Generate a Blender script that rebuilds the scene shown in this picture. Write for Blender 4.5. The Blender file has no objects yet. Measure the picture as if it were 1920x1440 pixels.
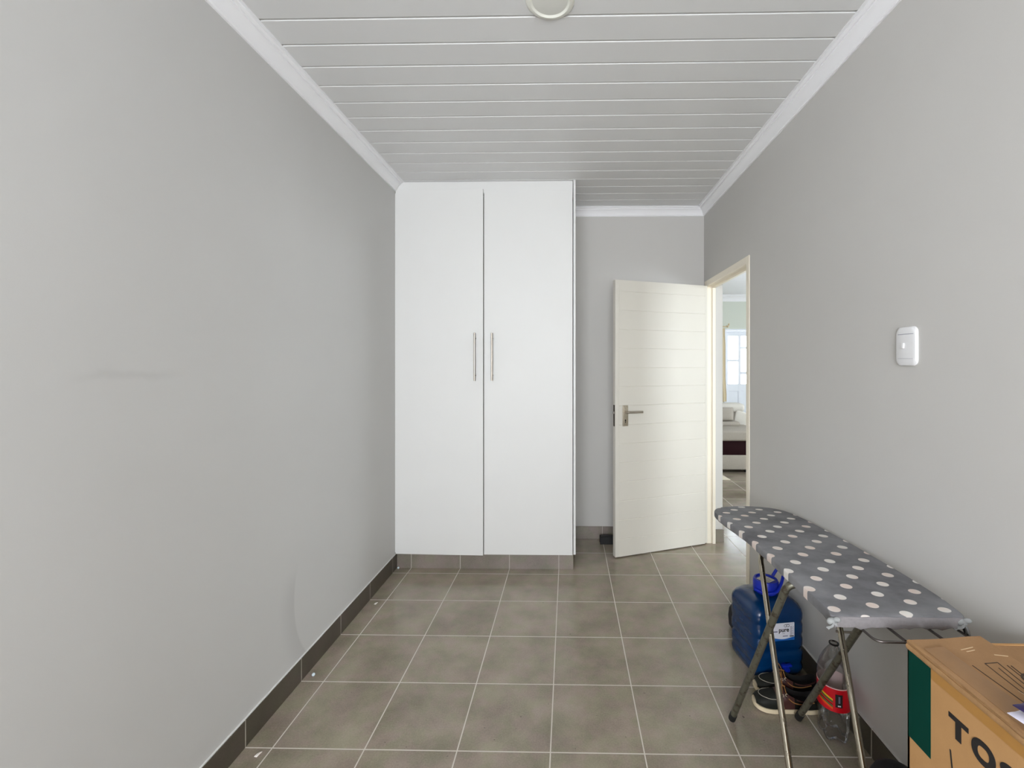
import bpy, bmesh, math
from mathutils import Vector, Matrix
R = math.radians
SC = bpy.context.scene
COL = SC.collection

# ------------------------------------------------------------------ camera, world, daylight, exposure
cam_data = bpy.data.cameras.new('camera')
cam = bpy.data.objects.new('camera', cam_data)
COL.objects.link(cam)
cam.location = (0, 0, 1.446)
cam.rotation_euler = (R(90), 0, 0.0181)
cam_data.sensor_width = 36
cam_data.sensor_fit = 'HORIZONTAL'
cam_data.lens = 828 / 1920 * 36
cam_data.shift_x = (960 - 1050.3) / 1920
cam_data.shift_y = (684 - 720) / 1920
cam_data.clip_start = 0.02
SC.camera = cam

world = bpy.data.worlds.new('sky')
SC.world = world
world.use_nodes = True
wb = world.node_tree.nodes['Background']
wb.inputs[0].default_value = (0.87, 0.94, 1.0, 1)
wb.inputs[1].default_value = 9.0

def area(name, loc, rot, sx, sy, power, color):
    l = bpy.data.lights.new(name, 'AREA')
    l.shape = 'RECTANGLE'
    l.size, l.size_y = sx, sy
    l.energy = power
    l.color = color
    o = bpy.data.objects.new(name, l)
    COL.objects.link(o)
    o.location = loc
    o.rotation_euler = rot
    return o

# daylight through the unseen bedroom window behind the camera, and two added lounge fill lamps
area('bedroom_window_daylight', (-0.22, -2.06, 1.6), (R(90), 0, 0), 1.9, 1.5, 118, (1.0, 0.98, 0.955))
area('lounge_side_fill', (5.66, 5.2, 1.55), (R(90), 0, R(90)), 1.5, 1.3, 46, (0.90, 0.96, 1.0))
area('lounge_near_fill', (3.4, 0.28, 1.55), (R(90), 0, 0), 1.6, 1.3, 48, (0.90, 0.96, 1.0))

SC.view_settings.view_transform = 'Standard'
SC.view_settings.look = 'None'
SC.view_settings.exposure = 0.0
SC.view_settings.gamma = 1.0
SC.view_settings.use_curve_mapping = False
try:
    SC.cycles.max_bounces = 14
    SC.cycles.diffuse_bounces = 8
    SC.cycles.transparent_max_bounces = 16
    SC.cycles.use_denoising = True
    SC.cycles.caustics_reflective = False
    SC.cycles.caustics_refractive = False
except Exception:
    pass

# ------------------------------------------------------------------ materials
def lin(c):
    return tuple(((v / 255) / 12.92 if v / 255 <= 0.04045 else ((v / 255 + 0.055) / 1.055) ** 2.4) for v in c)

def new_mat(name):
    m = bpy.data.materials.new(name)
    m.use_nodes = True
    nt = m.node_tree
    return m, nt, nt.nodes['Principled BSDF']

def N(nt, kind, **kw):
    n = nt.nodes.new(kind)
    for k, v in kw.items():
        setattr(n, k, v)
    return n

def mth(nt, op, a, b=None, c=None):
    n = nt.nodes.new('ShaderNodeMath')
    n.operation = op
    for i, v in enumerate((a, b, c)):
        if v is None:
            continue
        if isinstance(v, (int, float)):
            n.inputs[i].default_value = v
        else:
            nt.links.new(v, n.inputs[i])
    return n.outputs[0]

def mixc(nt, fac, a, b):
    n = nt.nodes.new('ShaderNodeMix')
    n.data_type = 'RGBA'
    if isinstance(fac, (int, float)):
        n.inputs[0].default_value = fac
    else:
        nt.links.new(fac, n.inputs[0])
    for i, v in ((6, a), (7, b)):
        if isinstance(v, tuple):
            n.inputs[i].default_value = (*v[:3], 1)
        else:
            nt.links.new(v, n.inputs[i])
    return n.outputs[2]

def maprange(nt, v, a, b, c=0.0, d=1.0, smooth=False):
    n = nt.nodes.new('ShaderNodeMapRange')
    if smooth:
        n.interpolation_type = 'SMOOTHSTEP'
    nt.links.new(v, n.inputs[0])
    for i, x in enumerate((a, b, c, d)):
        n.inputs[i + 1].default_value = x
    return n.outputs[0]

def position(nt):
    g = N(nt, 'ShaderNodeNewGeometry')
    s = N(nt, 'ShaderNodeSeparateXYZ')
    nt.links.new(g.outputs['Position'], s.inputs[0])
    return g.outputs['Position'], s.outputs

def noise(nt, vec, scale, detail=3.0, rough=0.55):
    n = N(nt, 'ShaderNodeTexNoise')
    nt.links.new(vec, n.inputs['Vector'])
    n.inputs['Scale'].default_value = scale
    n.inputs['Detail'].default_value = detail
    n.inputs['Roughness'].default_value = rough
    return n.outputs[0]

def bump(nt, b, height, strength, dist):
    n = N(nt, 'ShaderNodeBump')
    n.inputs['Strength'].default_value = strength
    n.inputs['Distance'].default_value = dist
    nt.links.new(height, n.inputs['Height'])
    nt.links.new(n.outputs[0], b.inputs['Normal'])

def basic(name, rgb, rough=0.5, metal=0.0, var=0.06, scale=40.0, spec=0.5, bmp=0.0, coat=0.0):
    m, nt, b = new_mat(name)
    tc = N(nt, 'ShaderNodeTexCoord')
    c = lin(rgb)
    f = noise(nt, tc.outputs['Object'], scale)
    lo = tuple(v * (1 - var) for v in c)
    hi = tuple(min(1, v * (1 + var)) for v in c)
    nt.links.new(mixc(nt, f, lo, hi), b.inputs['Base Color'])
    b.inputs['Roughness'].default_value = rough
    b.inputs['Metallic'].default_value = metal
    b.inputs['Specular IOR Level'].default_value = spec
    b.inputs['Coat Weight'].default_value = coat
    if bmp:
        bump(nt, b, f, bmp, 0.002)
    return m

GX, GY, GS = -0.0661, 1.6463, 0.35

def tile_material(name, c1, c2, grout, axes='xy', rough=0.17):
    m, nt, b = new_mat(name)
    pos, xyz = position(nt)
    gw = 0.0017
    mask = None
    ids = []
    for ax, off in (('x', GX), ('y', GY)):
        if ax not in axes:
            continue
        v = xyz[0 if ax == 'x' else 1]
        t = mth(nt, 'DIVIDE', mth(nt, 'SUBTRACT', v, off), GS)
        ids.append(mth(nt, 'FLOOR', t))
        d = mth(nt, 'MULTIPLY', mth(nt, 'ABSOLUTE', mth(nt, 'SUBTRACT', t, mth(nt, 'ROUND', t))), GS)
        g = maprange(nt, d, gw, gw + 0.0012, 1.0, 0.0)
        mask = g if mask is None else mth(nt, 'MAXIMUM', mask, g)
    comb = N(nt, 'ShaderNodeCombineXYZ')
    for i, idv in enumerate(ids):
        nt.links.new(idv, comb.inputs[i])
    wn = N(nt, 'ShaderNodeTexWhiteNoise', noise_dimensions='3D')
    nt.links.new(comb.outputs[0], wn.inputs['Vector'])
    big = noise(nt, pos, 5.0, 4.0, 0.6)
    fine = noise(nt, pos, 160.0, 4.0, 0.65)
    f = mth(nt, 'ADD', mth(nt, 'MULTIPLY', maprange(nt, big, 0.3, 0.7), 0.55), mth(nt, 'MULTIPLY', maprange(nt, fine, 0.3, 0.7), 0.30))
    f = mth(nt, 'ADD', f, mth(nt, 'MULTIPLY', wn.outputs['Value'], 0.15))
    c = mixc(nt, f, lin(c1), lin(c2))
    hue = maprange(nt, noise(nt, pos, 11.0, 3.0, 0.6), 0.42, 0.60)
    tint = mixc(nt, hue, (0.97, 1.0, 0.90), (1.05, 0.985, 1.0))
    mulc = N(nt, 'ShaderNodeMix', data_type='RGBA', blend_type='MULTIPLY')
    mulc.inputs[0].default_value = 1.0
    nt.links.new(c, mulc.inputs[6]); nt.links.new(tint, mulc.inputs[7])
    c = mulc.outputs[2]
    specks = maprange(nt, noise(nt, pos, 420.0, 2.0, 0.5), 0.70, 0.76)
    c = mixc(nt, mth(nt, 'MULTIPLY', specks, 0.35), c, lin((190, 184, 172)))
    dark = maprange(nt, noise(nt, pos, 55.0, 2.0, 0.4), 0.755, 0.775)
    c = mixc(nt, mth(nt, 'MULTIPLY', dark, 0.6), c, lin((60, 54, 48)))
    c = mixc(nt, mask, c, lin(grout))
    nt.links.new(c, b.inputs['Base Color'])
    nt.links.new(mixc(nt, mask, (rough,) * 3, (0.8,) * 3), b.inputs['Roughness'])
    h = mth(nt, 'SUBTRACT', mth(nt, 'MULTIPLY', fine, 0.12), mask)
    bump(nt, b, h, 0.25, 0.0015)
    return m

M = {}
M['floor'] = tile_material('floor_tile', (114, 105, 92), (166, 156, 142), (204, 196, 185))
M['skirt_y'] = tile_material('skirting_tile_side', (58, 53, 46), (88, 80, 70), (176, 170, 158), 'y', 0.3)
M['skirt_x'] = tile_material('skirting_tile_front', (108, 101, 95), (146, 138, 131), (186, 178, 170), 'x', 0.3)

def wall_material(name, rgb, left=False):
    m, nt, b = new_mat(name)
    pos, xyz = position(nt)
    c0 = lin(rgb)
    f = noise(nt, pos, 1.6, 3.0)
    c = mixc(nt, f, tuple(v * 0.965 for v in c0), tuple(v * 1.035 for v in c0))
    if left:
        # rubbed horizontal scuff line and a curved darker band fading outward, just above the skirting
        y, z = xyz[1], xyz[2]
        wob = mth(nt, 'MULTIPLY', mth(nt, 'SUBTRACT', noise(nt, pos, 9.0), 0.5), 0.05)
        dz = mth(nt, 'ABSOLUTE', mth(nt, 'SUBTRACT', mth(nt, 'ADD', z, wob), 1.415))
        band = maprange(nt, dz, 0.0, 0.022, 1.0, 0.0, True)
        yy = mth(nt, 'MULTIPLY', maprange(nt, y, 1.03, 1.16, 0, 1, True), maprange(nt, y, 1.26, 1.42, 1, 0, True))
        c = mixc(nt, mth(nt, 'MULTIPLY', mth(nt, 'MULTIPLY', band, yy), 0.10), c, lin((120, 118, 112)))
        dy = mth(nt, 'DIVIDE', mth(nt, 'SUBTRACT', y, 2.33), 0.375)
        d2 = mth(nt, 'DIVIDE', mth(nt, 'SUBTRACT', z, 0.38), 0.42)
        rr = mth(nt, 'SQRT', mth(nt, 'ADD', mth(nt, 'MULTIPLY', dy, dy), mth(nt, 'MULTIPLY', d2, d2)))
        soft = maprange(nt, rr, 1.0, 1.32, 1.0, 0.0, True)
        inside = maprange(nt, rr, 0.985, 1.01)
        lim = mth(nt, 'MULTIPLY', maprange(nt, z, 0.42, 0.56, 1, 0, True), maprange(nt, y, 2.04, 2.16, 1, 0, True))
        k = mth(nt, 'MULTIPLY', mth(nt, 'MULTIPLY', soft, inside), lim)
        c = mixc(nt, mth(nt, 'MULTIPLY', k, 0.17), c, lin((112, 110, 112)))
    nt.links.new(c, b.inputs['Base Color'])
    b.inputs['Roughness'].default_value = 0.62
    b.inputs['Specular IOR Level'].default_value = 0.3
    bump(nt, b, noise(nt, pos, 230.0, 3.0), 0.12, 0.0012)
    return m

M['wall'] = wall_material('grey_wall_paint', (198, 196, 193))
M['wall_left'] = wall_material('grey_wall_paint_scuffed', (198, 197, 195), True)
M['wall_lounge'] = wall_material('pale_green_wall_paint', (206, 211, 201))
M['ceiling'] = basic('white_ceiling_board', (216, 216, 216), 0.45, var=0.02, scale=3)
M['cornice'] = basic('white_cornice_paint', (240, 240, 243), 0.5, var=0.02, scale=8)
M['white_board'] = basic('white_melamine_board', (226, 226, 225), 0.5, var=0.015, scale=4)
M['edge_dark'] = basic('shadow_gap_core', (120, 116, 110), 0.7)
M['door_paint'] = basic('cream_white_door_paint', (217, 213, 204), 0.4, var=0.02, scale=6)
M['frame_paint'] = basic('cream_steel_frame_paint', (240, 232, 216), 0.42, var=0.03, scale=10)
M['white_paint'] = basic('white_joinery_paint', (232, 237, 246), 0.4, var=0.02, scale=10)
M['steel'] = basic('brushed_steel', (176, 168, 158), 0.33, 1.0, 0.10, 90)
M['bronze'] = basic('worn_nickel_plate', (186, 176, 160), 0.5, 1.0, 0.25, 120)
M['black'] = basic('black_rubber', (16, 16, 18), 0.55, var=0.2)
M['lock_dark'] = basic('dark_lock_steel', (70, 60, 52), 0.5, 0.6, 0.2)
M['keyhole'] = basic('dark_keyhole', (8, 8, 8), 0.9)
M['plastic_white'] = basic('white_switch_plastic', (226, 226, 228), 0.3, var=0.01)
M['lamp_rim'] = basic('cream_lamp_rim', (228, 228, 220), 0.4, var=0.02)
M['diffuser'] = basic('frosted_lamp_diffuser', (214, 214, 208), 0.35, var=0.02)

# worn chrome tube
def tube_mat(name, rgb, rust, rough, metal, lo=0.52):
    m, nt, b = new_mat(name)
    tc = N(nt, 'ShaderNodeTexCoord')
    f = maprange(nt, noise(nt, tc.outputs['Object'], 38.0, 5.0, 0.65), lo, lo + 0.12)
    c = mixc(nt, f, lin(rgb), lin(rust))
    nt.links.new(c, b.inputs['Base Color'])
    nt.links.new(mixc(nt, f, (rough,) * 3, (0.62,) * 3), b.inputs['Roughness'])
    b.inputs['Metallic'].default_value = metal
    return m
M['chrome'] = tube_mat('worn_chrome_tube', (182, 174, 158), (84, 74, 62), 0.19, 1.0, 0.60)
M['dull_tube'] = tube_mat('dull_oxidised_tube', (122, 120, 108), (92, 84, 72), 0.42, 0.8)
M['wire'] = basic('dark_steel_wire', (104, 98, 96), 0.35, 0.9)

def polka():
    m, nt, b = new_mat('grey_polka_dot_cover')
    pos, xyz = position(nt)
    # the printed lattice follows the slightly stretched cloth
    X = mth(nt, 'SUBTRACT', xyz[0], 0.9)
    Y = mth(nt, 'SUBTRACT', xyz[1], 1.7)
    XY, YY = mth(nt, 'MULTIPLY', X, Y), mth(nt, 'MULTIPLY', Y, Y)
    YYY, XYY = mth(nt, 'MULTIPLY', YY, Y), mth(nt, 'MULTIPLY', XY, Y)
    def poly(c0, *cs):
        r = None
        for c, v in zip(cs, (X, Y, XY, YY, YYY, XYY)):
            r = mth(nt, 'MULTIPLY_ADD', v, c, c0 if r is None else r)
        return mth(nt, 'SUBTRACT', r, mth(nt, 'ROUND', r))
    dn = poly(2.7565, 8.4536, -7.4929, -2.0239, 0.6041, -1.8261, 3.4471)
    dm = poly(1.8221, 15.9784, -0.7808, -1.8468, 1.0779, 1.1071, 1.273)
    ddx = mth(nt, 'MULTIPLY', dm, 0.0652)
    ddy = mth(nt, 'ADD', mth(nt, 'MULTIPLY', dm, 0.0690), mth(nt, 'MULTIPLY', dn, -0.131))
    best = mth(nt, 'SQRT', mth(nt, 'ADD', mth(nt, 'MULTIPLY', ddx, ddx), mth(nt, 'MULTIPLY', ddy, ddy)))
    dots = maprange(nt, best, 0.0175, 0.0187, 1.0, 0.0)
    blot = noise(nt, pos, 7.0, 4.0, 0.6)
    base = mixc(nt, maprange(nt, blot, 0.3, 0.7), lin((100, 99, 104)), lin((140, 140, 144)))
    tint = mixc(nt, maprange(nt, noise(nt, pos, 9.0), 0.4, 0.6), lin((236, 232, 228)), lin((232, 216, 208)))
    c = mixc(nt, dots, base, tint)
    nt.links.new(c, b.inputs['Base Color'])
    b.inputs['Roughness'].default_value = 0.75
    bump(nt, b, noise(nt, pos, 500.0, 2.0), 0.25, 0.0008)
    return m
M['polka'] = polka()
M['knot'] = basic('pale_knotted_fabric', (148, 150, 150), 0.85, var=0.4, scale=60, bmp=0.4)
M['hem'] = basic('grey_cover_hem', (124, 120, 122), 0.85, var=0.15, scale=120, bmp=0.3)

def cardboard(name, a, c2):
    m, nt, b = new_mat(name)
    pos, xyz = position(nt)
    f = noise(nt, pos, 14.0, 5.0, 0.65)
    fine = noise(nt, pos, 260.0, 3.0)
    c = mixc(nt, mth(nt, 'ADD', mth(nt, 'MULTIPLY', f, 0.7), mth(nt, 'MULTIPLY', fine, 0.3)), lin(a), lin(c2))
    nt.links.new(c, b.inputs['Base Color'])
    b.inputs['Roughness'].default_value = 0.8
    b.inputs['Specular IOR Level'].default_value = 0.2
    bump(nt, b, fine, 0.2, 0.0006)
    return m
M['card'] = cardboard('brown_cardboard', (176, 134, 88), (196, 152, 104))
M['card_top'] = cardboard('worn_cardboard_flap', (140, 106, 74), (178, 140, 102))
M['card_edge'] = cardboard('corrugated_edge', (122, 90, 60), (190, 150, 106))
M['tape'] = basic('brown_parcel_tape', (176, 128, 66), 0.28, var=0.06, coat=0.3)
M['tape_top'] = basic('brown_parcel_tape_creased', (146, 110, 74), 0.32, var=0.15, scale=30)
M['ink'] = basic('black_print', (30, 26, 26), 0.7)
M['ink_soft'] = basic('brown_black_print', (70, 54, 42), 0.75)
M['green'] = basic('dark_green_print', (0, 58, 48), 0.8, var=0.03, spec=0.12)
M['tear'] = basic('torn_paper_fibre', (204, 176, 142), 0.9)

def jug_mat():
    m, nt, b = new_mat('translucent_blue_plastic')
    tc = N(nt, 'ShaderNodeTexCoord')
    f = noise(nt, tc.outputs['Object'], 9.0, 3.0)
    nt.links.new(mixc(nt, f, lin((0, 33, 74)), lin((2, 56, 102))), b.inputs['Base Color'])
    b.inputs['Roughness'].default_value = 0.22
    b.inputs['Subsurface Weight'].default_value = 0.0
    bump(nt, b, noise(nt, tc.outputs['Object'], 26.0), 0.15, 0.004)
    return m
M['jug'] = jug_mat()
M['cap_blue'] = basic('royal_blue_plastic', (14, 40, 170), 0.35, var=0.05)
M['paper'] = basic('white_label_paper', (226, 226, 236), 0.5, var=0.02)
M['paper_cream'] = basic('cream_sticker_paper', (214, 208, 190), 0.6, var=0.04)
M['label_blue'] = basic('label_blue_wave', (20, 96, 180), 0.45)
M['grey_ink'] = basic('grey_small_print', (120, 118, 140), 0.7)

def clear_plastic(name, rgb, spec):
    m, nt, b = new_mat(name)
    tr = N(nt, 'ShaderNodeBsdfTransparent')
    tr.inputs[0].default_value = (*rgb, 1)
    gl = N(nt, 'ShaderNodeBsdfGlossy')
    gl.inputs['Roughness'].default_value = 0.08
    lw = N(nt, 'ShaderNodeLayerWeight')
    lw.inputs[0].default_value = 0.35
    mx = N(nt, 'ShaderNodeMixShader')
    nt.links.new(mth(nt, 'MULTIPLY', lw.outputs['Fresnel'], spec), mx.inputs[0])
    nt.links.new(tr.outputs[0], mx.inputs[1])
    nt.links.new(gl.outputs[0], mx.inputs[2])
    nt.links.new(mx.outputs[0], nt.nodes['Material Output'].inputs[0])
    return m
M['pet'] = clear_plastic('clear_bottle_plastic', (0.975, 0.98, 0.98), 0.7)
M['glass'] = clear_plastic('window_glass', (0.96, 0.97, 0.98), 0.4)
M['red'] = basic('red_bottle_label', (214, 16, 34), 0.35, var=0.05)
M['pink'] = basic('pale_pink_label_back', (240, 212, 210), 0.6, var=0.12, scale=200)
M['wave_green'] = basic('green_print', (20, 120, 60), 0.4)
M['wave_yellow'] = basic('yellow_print', (226, 214, 40), 0.4)
M['wave_orange'] = basic('orange_print', (232, 88, 30), 0.4)
M['leather_black'] = basic('black_green_leather', (24, 25, 21), 0.6, var=0.15, spec=0.22, scale=80, bmp=0.2)
M['leather_brown'] = basic('dark_oxblood_leather', (70, 40, 36), 0.42, var=0.2, scale=60, bmp=0.2)
M['lining'] = basic('black_shoe_lining', (14, 12, 12), 0.8)
M['sole'] = basic('cream_rubber_sole', (216, 200, 170), 0.6, var=0.06)
M['lace'] = basic('tan_leather_lace', (150, 104, 54), 0.6, var=0.12)
M['eyelet'] = basic('pale_metal_eyelet', (226, 214, 196), 0.35, 0.6)
M['stitch'] = basic('pale_stitching', (170, 164, 150), 0.8)
M['fillet'] = basic('white_grout_fillet', (214, 214, 212), 0.7, var=0.05)
M['bead'] = basic('pale_blue_glass_bead', (212, 228, 236), 0.08, var=0.02, coat=1.0)
M['scrap'] = basic('white_paper_scrap', (236, 230, 224), 0.8)
M['black_fabric'] = basic('black_bag_fabric', (20, 20, 24), 0.7, var=0.2, scale=200, bmp=0.3)
M['sofa'] = basic('beige_woven_upholstery', (164, 157, 147), 0.9, var=0.12, scale=90, bmp=0.3)
M['sofa_light'] = basic('cream_woven_upholstery', (206, 202, 194), 0.9, var=0.08, scale=90, bmp=0.3)
M['maroon'] = basic('dark_maroon_leatherette', (34, 10, 15), 0.75, var=0.15, spec=0.12)
M['curtain'] = basic('tan_curtain_fabric', (206, 190, 158), 0.85, var=0.08, scale=60)
M['rug'] = basic('cream_rug_pile', (226, 218, 200), 0.95, var=0.1, scale=120, bmp=0.4)
M['purple'] = basic('dark_violet_film', (48, 36, 88), 0.3, var=0.1)
M['film_white'] = basic('white_lilac_film', (226, 222, 240), 0.3, var=0.06)

# ------------------------------------------------------------------ mesh helpers
def tag(o, label=None, cat=None, group=None, kind=None):
    if label: o['label'] = label
    if cat: o['category'] = cat
    if group: o['group'] = group
    if kind: o['kind'] = kind
    return o

def empty(name, loc=(0, 0, 0), rz=0.0):
    o = bpy.data.objects.new(name, None)
    COL.objects.link(o)
    o.location = loc
    o.rotation_euler = (0, 0, rz)
    return o

class MB:
    def __init__(self):
        self.bm = bmesh.new()

    def _take(self, tmp, mtx=None, mi=0):
        if mtx is not None:
            tmp.transform(mtx)
        for f in tmp.faces:
            f.material_index = mi
        me = bpy.data.meshes.new('tmp')
        tmp.to_mesh(me)
        tmp.free()
        n0 = len(self.bm.faces)
        self.bm.from_mesh(me)
        bpy.data.meshes.remove(me)
        return self

    def box(self, lo, hi, bev=0.0, seg=2, mtx=None, mi=0):
        t = bmesh.new()
        bmesh.ops.create_cube(t, size=1)
        for v in t.verts:
            v.co = Vector([lo[i] + (v.co[i] + 0.5) * (hi[i] - lo[i]) for i in range(3)])
        if bev > 0:
            bmesh.ops.bevel(t, geom=list(t.edges), offset=bev, segments=seg, profile=0.5, affect='EDGES')
        return self._take(t, mtx, mi)

    def prism(self, pts, axis, a, b, mtx=None, mi=0):
        """closed polygon pts (2D) extruded along axis between a and b"""
        t = bmesh.new()
        def P(p, h):
            if axis == 'z': return (p[0], p[1], h)
            if axis == 'y': return (p[0], h, p[1])
            return (h, p[0], p[1])
        A = [t.verts.new(P(p, a)) for p in pts]
        B = [t.verts.new(P(p, b)) for p in pts]
        n = len(pts)
        for i in range(n):
            t.faces.new((A[i], A[(i + 1) % n], B[(i + 1) % n], B[i]))
        t.faces.new(A[::-1]); t.faces.new(B)
        bmesh.ops.recalc_face_normals(t, faces=list(t.faces))
        return self._take(t, mtx, mi)

    def loft(self, rings, closed=True, caps=True, mtx=None, mi=0, mfun=None):
        t = bmesh.new()
        V = [[t.verts.new(p) for p in r] for r in rings]
        n = len(rings[0])
        fl = []
        for i in range(len(V) - 1):
            for j in range(n if closed else n - 1):
                k = (j + 1) % n
                f = t.faces.new((V[i][j], V[i][k], V[i + 1][k], V[i + 1][j]))
                fl.append((f, i, j))
        if caps and closed:
            t.faces.new(V[0][::-1]); t.faces.new(V[-1])
        if mfun:
            t.faces.ensure_lookup_table()
            for f, i, j in fl:
                f.material_index = mfun(i, j)
        bmesh.ops.recalc_face_normals(t, faces=list(t.faces))
        if mfun:
            if mtx is not None:
                t.transform(mtx)
            me = bpy.data.meshes.new('tmp')
            t.to_mesh(me); t.free()
            self.bm.from_mesh(me)
            bpy.data.meshes.remove(me)
            return self
        return self._take(t, mtx, mi)

    def lathe(self, prof, seg=48, mtx=None, mi=0, caps=True):
        rings = [[(r * math.cos(2 * math.pi * k / seg), r * math.sin(2 * math.pi * k / seg), z) for k in range(seg)] for r, z in prof]
        return self.loft(rings, True, caps, mtx, mi)

    def tube(self, pts, r, seg=12, mtx=None, mi=0, closed=False):
        pts = [Vector(p) for p in pts]
        n = len(pts)
        rings = []
        up = None
        for i, p in enumerate(pts):
            if closed:
                d = pts[(i + 1) % n] - pts[i - 1]
            else:
                d = pts[min(i + 1, n - 1)] - pts[max(i - 1, 0)]
            d.normalize()
            if up is None:
                up = Vector((0, 0, 1)) if abs(d.z) < 0.9 else Vector((1, 0, 0))
            s = d.cross(up).normalized()
            up = s.cross(d).normalized()
            rr = r[i] if isinstance(r, (list, tuple)) else r
            rings.append([tuple(p + s * (rr * math.cos(2 * math.pi * k / seg)) + up * (rr * math.sin(2 * math.pi * k / seg))) for k in range(seg)])
        if closed:
            rings.append(rings[0])
        return self.loft(rings, True, not closed, mtx, mi)

    def sphere(self, c, r, mtx=None, mi=0, sc=(1, 1, 1)):
        t = bmesh.new()
        bmesh.ops.create_uvsphere(t, u_segments=24, v_segments=14, radius=r)
        for v in t.verts:
            v.co = Vector((c[0] + v.co.x * sc[0], c[1] + v.co.y * sc[1], c[2] + v.co.z * sc[2]))
        return self._take(t, mtx, mi)

    def build(self, name, mats, parent=None, smooth=0.0, sub=0):
        bm = self.bm
        if smooth == 0.0:
            bmesh.ops.remove_doubles(bm, verts=list(bm.verts), dist=1e-6)
        me = bpy.data.meshes.new(name)
        if smooth:
            for f in bm.faces:
                f.smooth = True
            lim = R(smooth)
            for e in bm.edges:
                if len(e.link_faces) == 2 and e.calc_face_angle(0) > lim:
                    e.smooth = False
        bm.to_mesh(me)
        bm.free()
        if not isinstance(mats, (list, tuple)):
            mats = [mats]
        for m in mats:
            me.materials.append(m)
        o = bpy.data.objects.new(name, me)
        COL.objects.link(o)
        if parent is not None:
            o.parent = parent
        if sub:
            md = o.modifiers.new('sub', 'SUBSURF')
            md.levels = md.render_levels = sub
        return o

def arc_path(pts, rad, seg=7):
    """polyline with rounded corners"""
    pts = [Vector(p) for p in pts]
    out = [pts[0]]
    for i in range(1, len(pts) - 1):
        a, b, c = pts[i - 1], pts[i], pts[i + 1]
        u, v = (a - b).normalized(), (c - b).normalized()
        r = rad[i - 1] if isinstance(rad, (list, tuple)) else rad
        p0, p1 = b + u * r, b + v * r
        for k in range(seg + 1):
            t = k / seg
            out.append(p0 * (1 - t) ** 2 + b * 2 * t * (1 - t) + p1 * t * t)
    out.append(pts[-1])
    return out

def text_part(name, body, size, mat, parent, mtx, offset=0.0, extrude=0.0002):
    cu = bpy.data.curves.new(name, 'FONT')
    cu.body = body
    cu.size = size
    cu.offset = offset
    cu.extrude = extrude
    t = bpy.data.objects.new('tmp_text', cu)
    COL.objects.link(t)
    dg = bpy.context.evaluated_depsgraph_get()
    me = bpy.data.meshes.new_from_object(t.evaluated_get(dg))
    bpy.data.objects.remove(t)
    bpy.data.curves.remove(cu)
    me.transform(mtx)
    return me

def frame_mtx(o, x, y, z):
    m = Matrix.Identity(4)
    for i, v in enumerate((x, y, z)):
        v = Vector(v)
        for k in range(3):
            m[k][i] = v[k]
    for k in range(3):
        m[k][3] = o[k]
    return m

# ------------------------------------------------------------------ room shell
XL, XR, XR2 = -1.227, 1.125, 1.262
YB, YF = 3.68, -1.95
H = 2.745
LX, LY0, LY1 = 5.6, 0.35, 8.3
OY0, OY1, OZ = 2.765, 3.633, 2.115          # doorway in the right wall

def st(mb, name, mat, label, cat, smooth=0.0):
    o = mb.build(name, mat, None, smooth)
    return tag(o, label, cat, None, 'structure')

st(MB().box((XL - 0.15, YF - 0.15, -0.08), (LX + 0.15, LY1 + 0.15, 0.0)), 'floor', M['floor'],
   'grey brown square floor tiles with pale grout', 'floor')

# board ceiling with real V grooves
prof = []
y = 1.645 - 0.1315 * 27
pts = [(YF, H)]
while y < YB - 0.01:
    if y > YF + 0.02:
        pts += [(y - 0.0075, H), (y, H + 0.0095), (y + 0.0045, H)]
    y += 0.1315
pts += [(YB, H), (YB, H + 0.05), (YF, H + 0.05)]
st(MB().prism(pts, 'x', XL, XR), 'ceiling', M['ceiling'], 'white tongue and groove board ceiling over the bedroom', 'ceiling')
st(MB().box((XR + 0.0, LY0 - 0.1, H), (LX + 0.1, LY1 + 0.1, H + 0.05)), 'ceiling_lounge', M['cornice'],
   'white ceiling of the lounge seen through the doorway', 'ceiling')

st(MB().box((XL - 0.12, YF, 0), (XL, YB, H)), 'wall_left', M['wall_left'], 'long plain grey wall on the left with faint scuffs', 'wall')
b = MB()
b.box((XR, YF, 0), (XR2, OY0, H)).box((XR, OY1, 0), (XR2, LY1, H)).box((XR, OY0, OZ), (XR2, OY1, H))
st(b, 'wall_right', M['wall'], 'grey wall on the right with the doorway to the lounge', 'wall')
st(MB().box((XL - 0.12, YB, 0), (XR, YB + 0.12, H)), 'wall_back', M['wall'], 'short grey wall behind the open door', 'wall')
b = MB()   # rear wall behind the viewer with a window opening
b.box((XL - 0.12, YF - 0.12, 0), (-1.17, YF, H)).box((0.73, YF - 0.12, 0), (XR2, YF, H))
b.box((-1.17, YF - 0.12, 0), (0.73, YF, 0.85)).box((-1.17, YF - 0.12, 2.35), (0.73, YF, H))
st(b, 'wall_rear', M['wall'], 'grey bedroom wall with the window, behind the viewer', 'wall')

b = MB()
for x0, x1, z0, z1 in ((-1.17, 0.73, 0.85, 0.91), (-1.17, 0.73, 2.29, 2.35), (-1.17, -1.12, 0.91, 2.29), (0.68, 0.73, 0.91, 2.29), (-0.24, -0.20, 0.91, 2.29)):
    b.box((x0, YF - 0.08, z0), (x1, YF - 0.03, z1), 0.004)
w1 = b.build('window_1', M['white_paint'])
tag(w1, 'white framed bedroom window behind the viewer', 'window', None, 'structure')
MB().box((-1.12, YF - 0.058, 0.91), (-0.24, YF - 0.053, 2.29)).box((-0.20, YF - 0.058, 0.91), (0.68, YF - 0.053, 2.29)).build('window_pane', M['glass'], w1)

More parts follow.
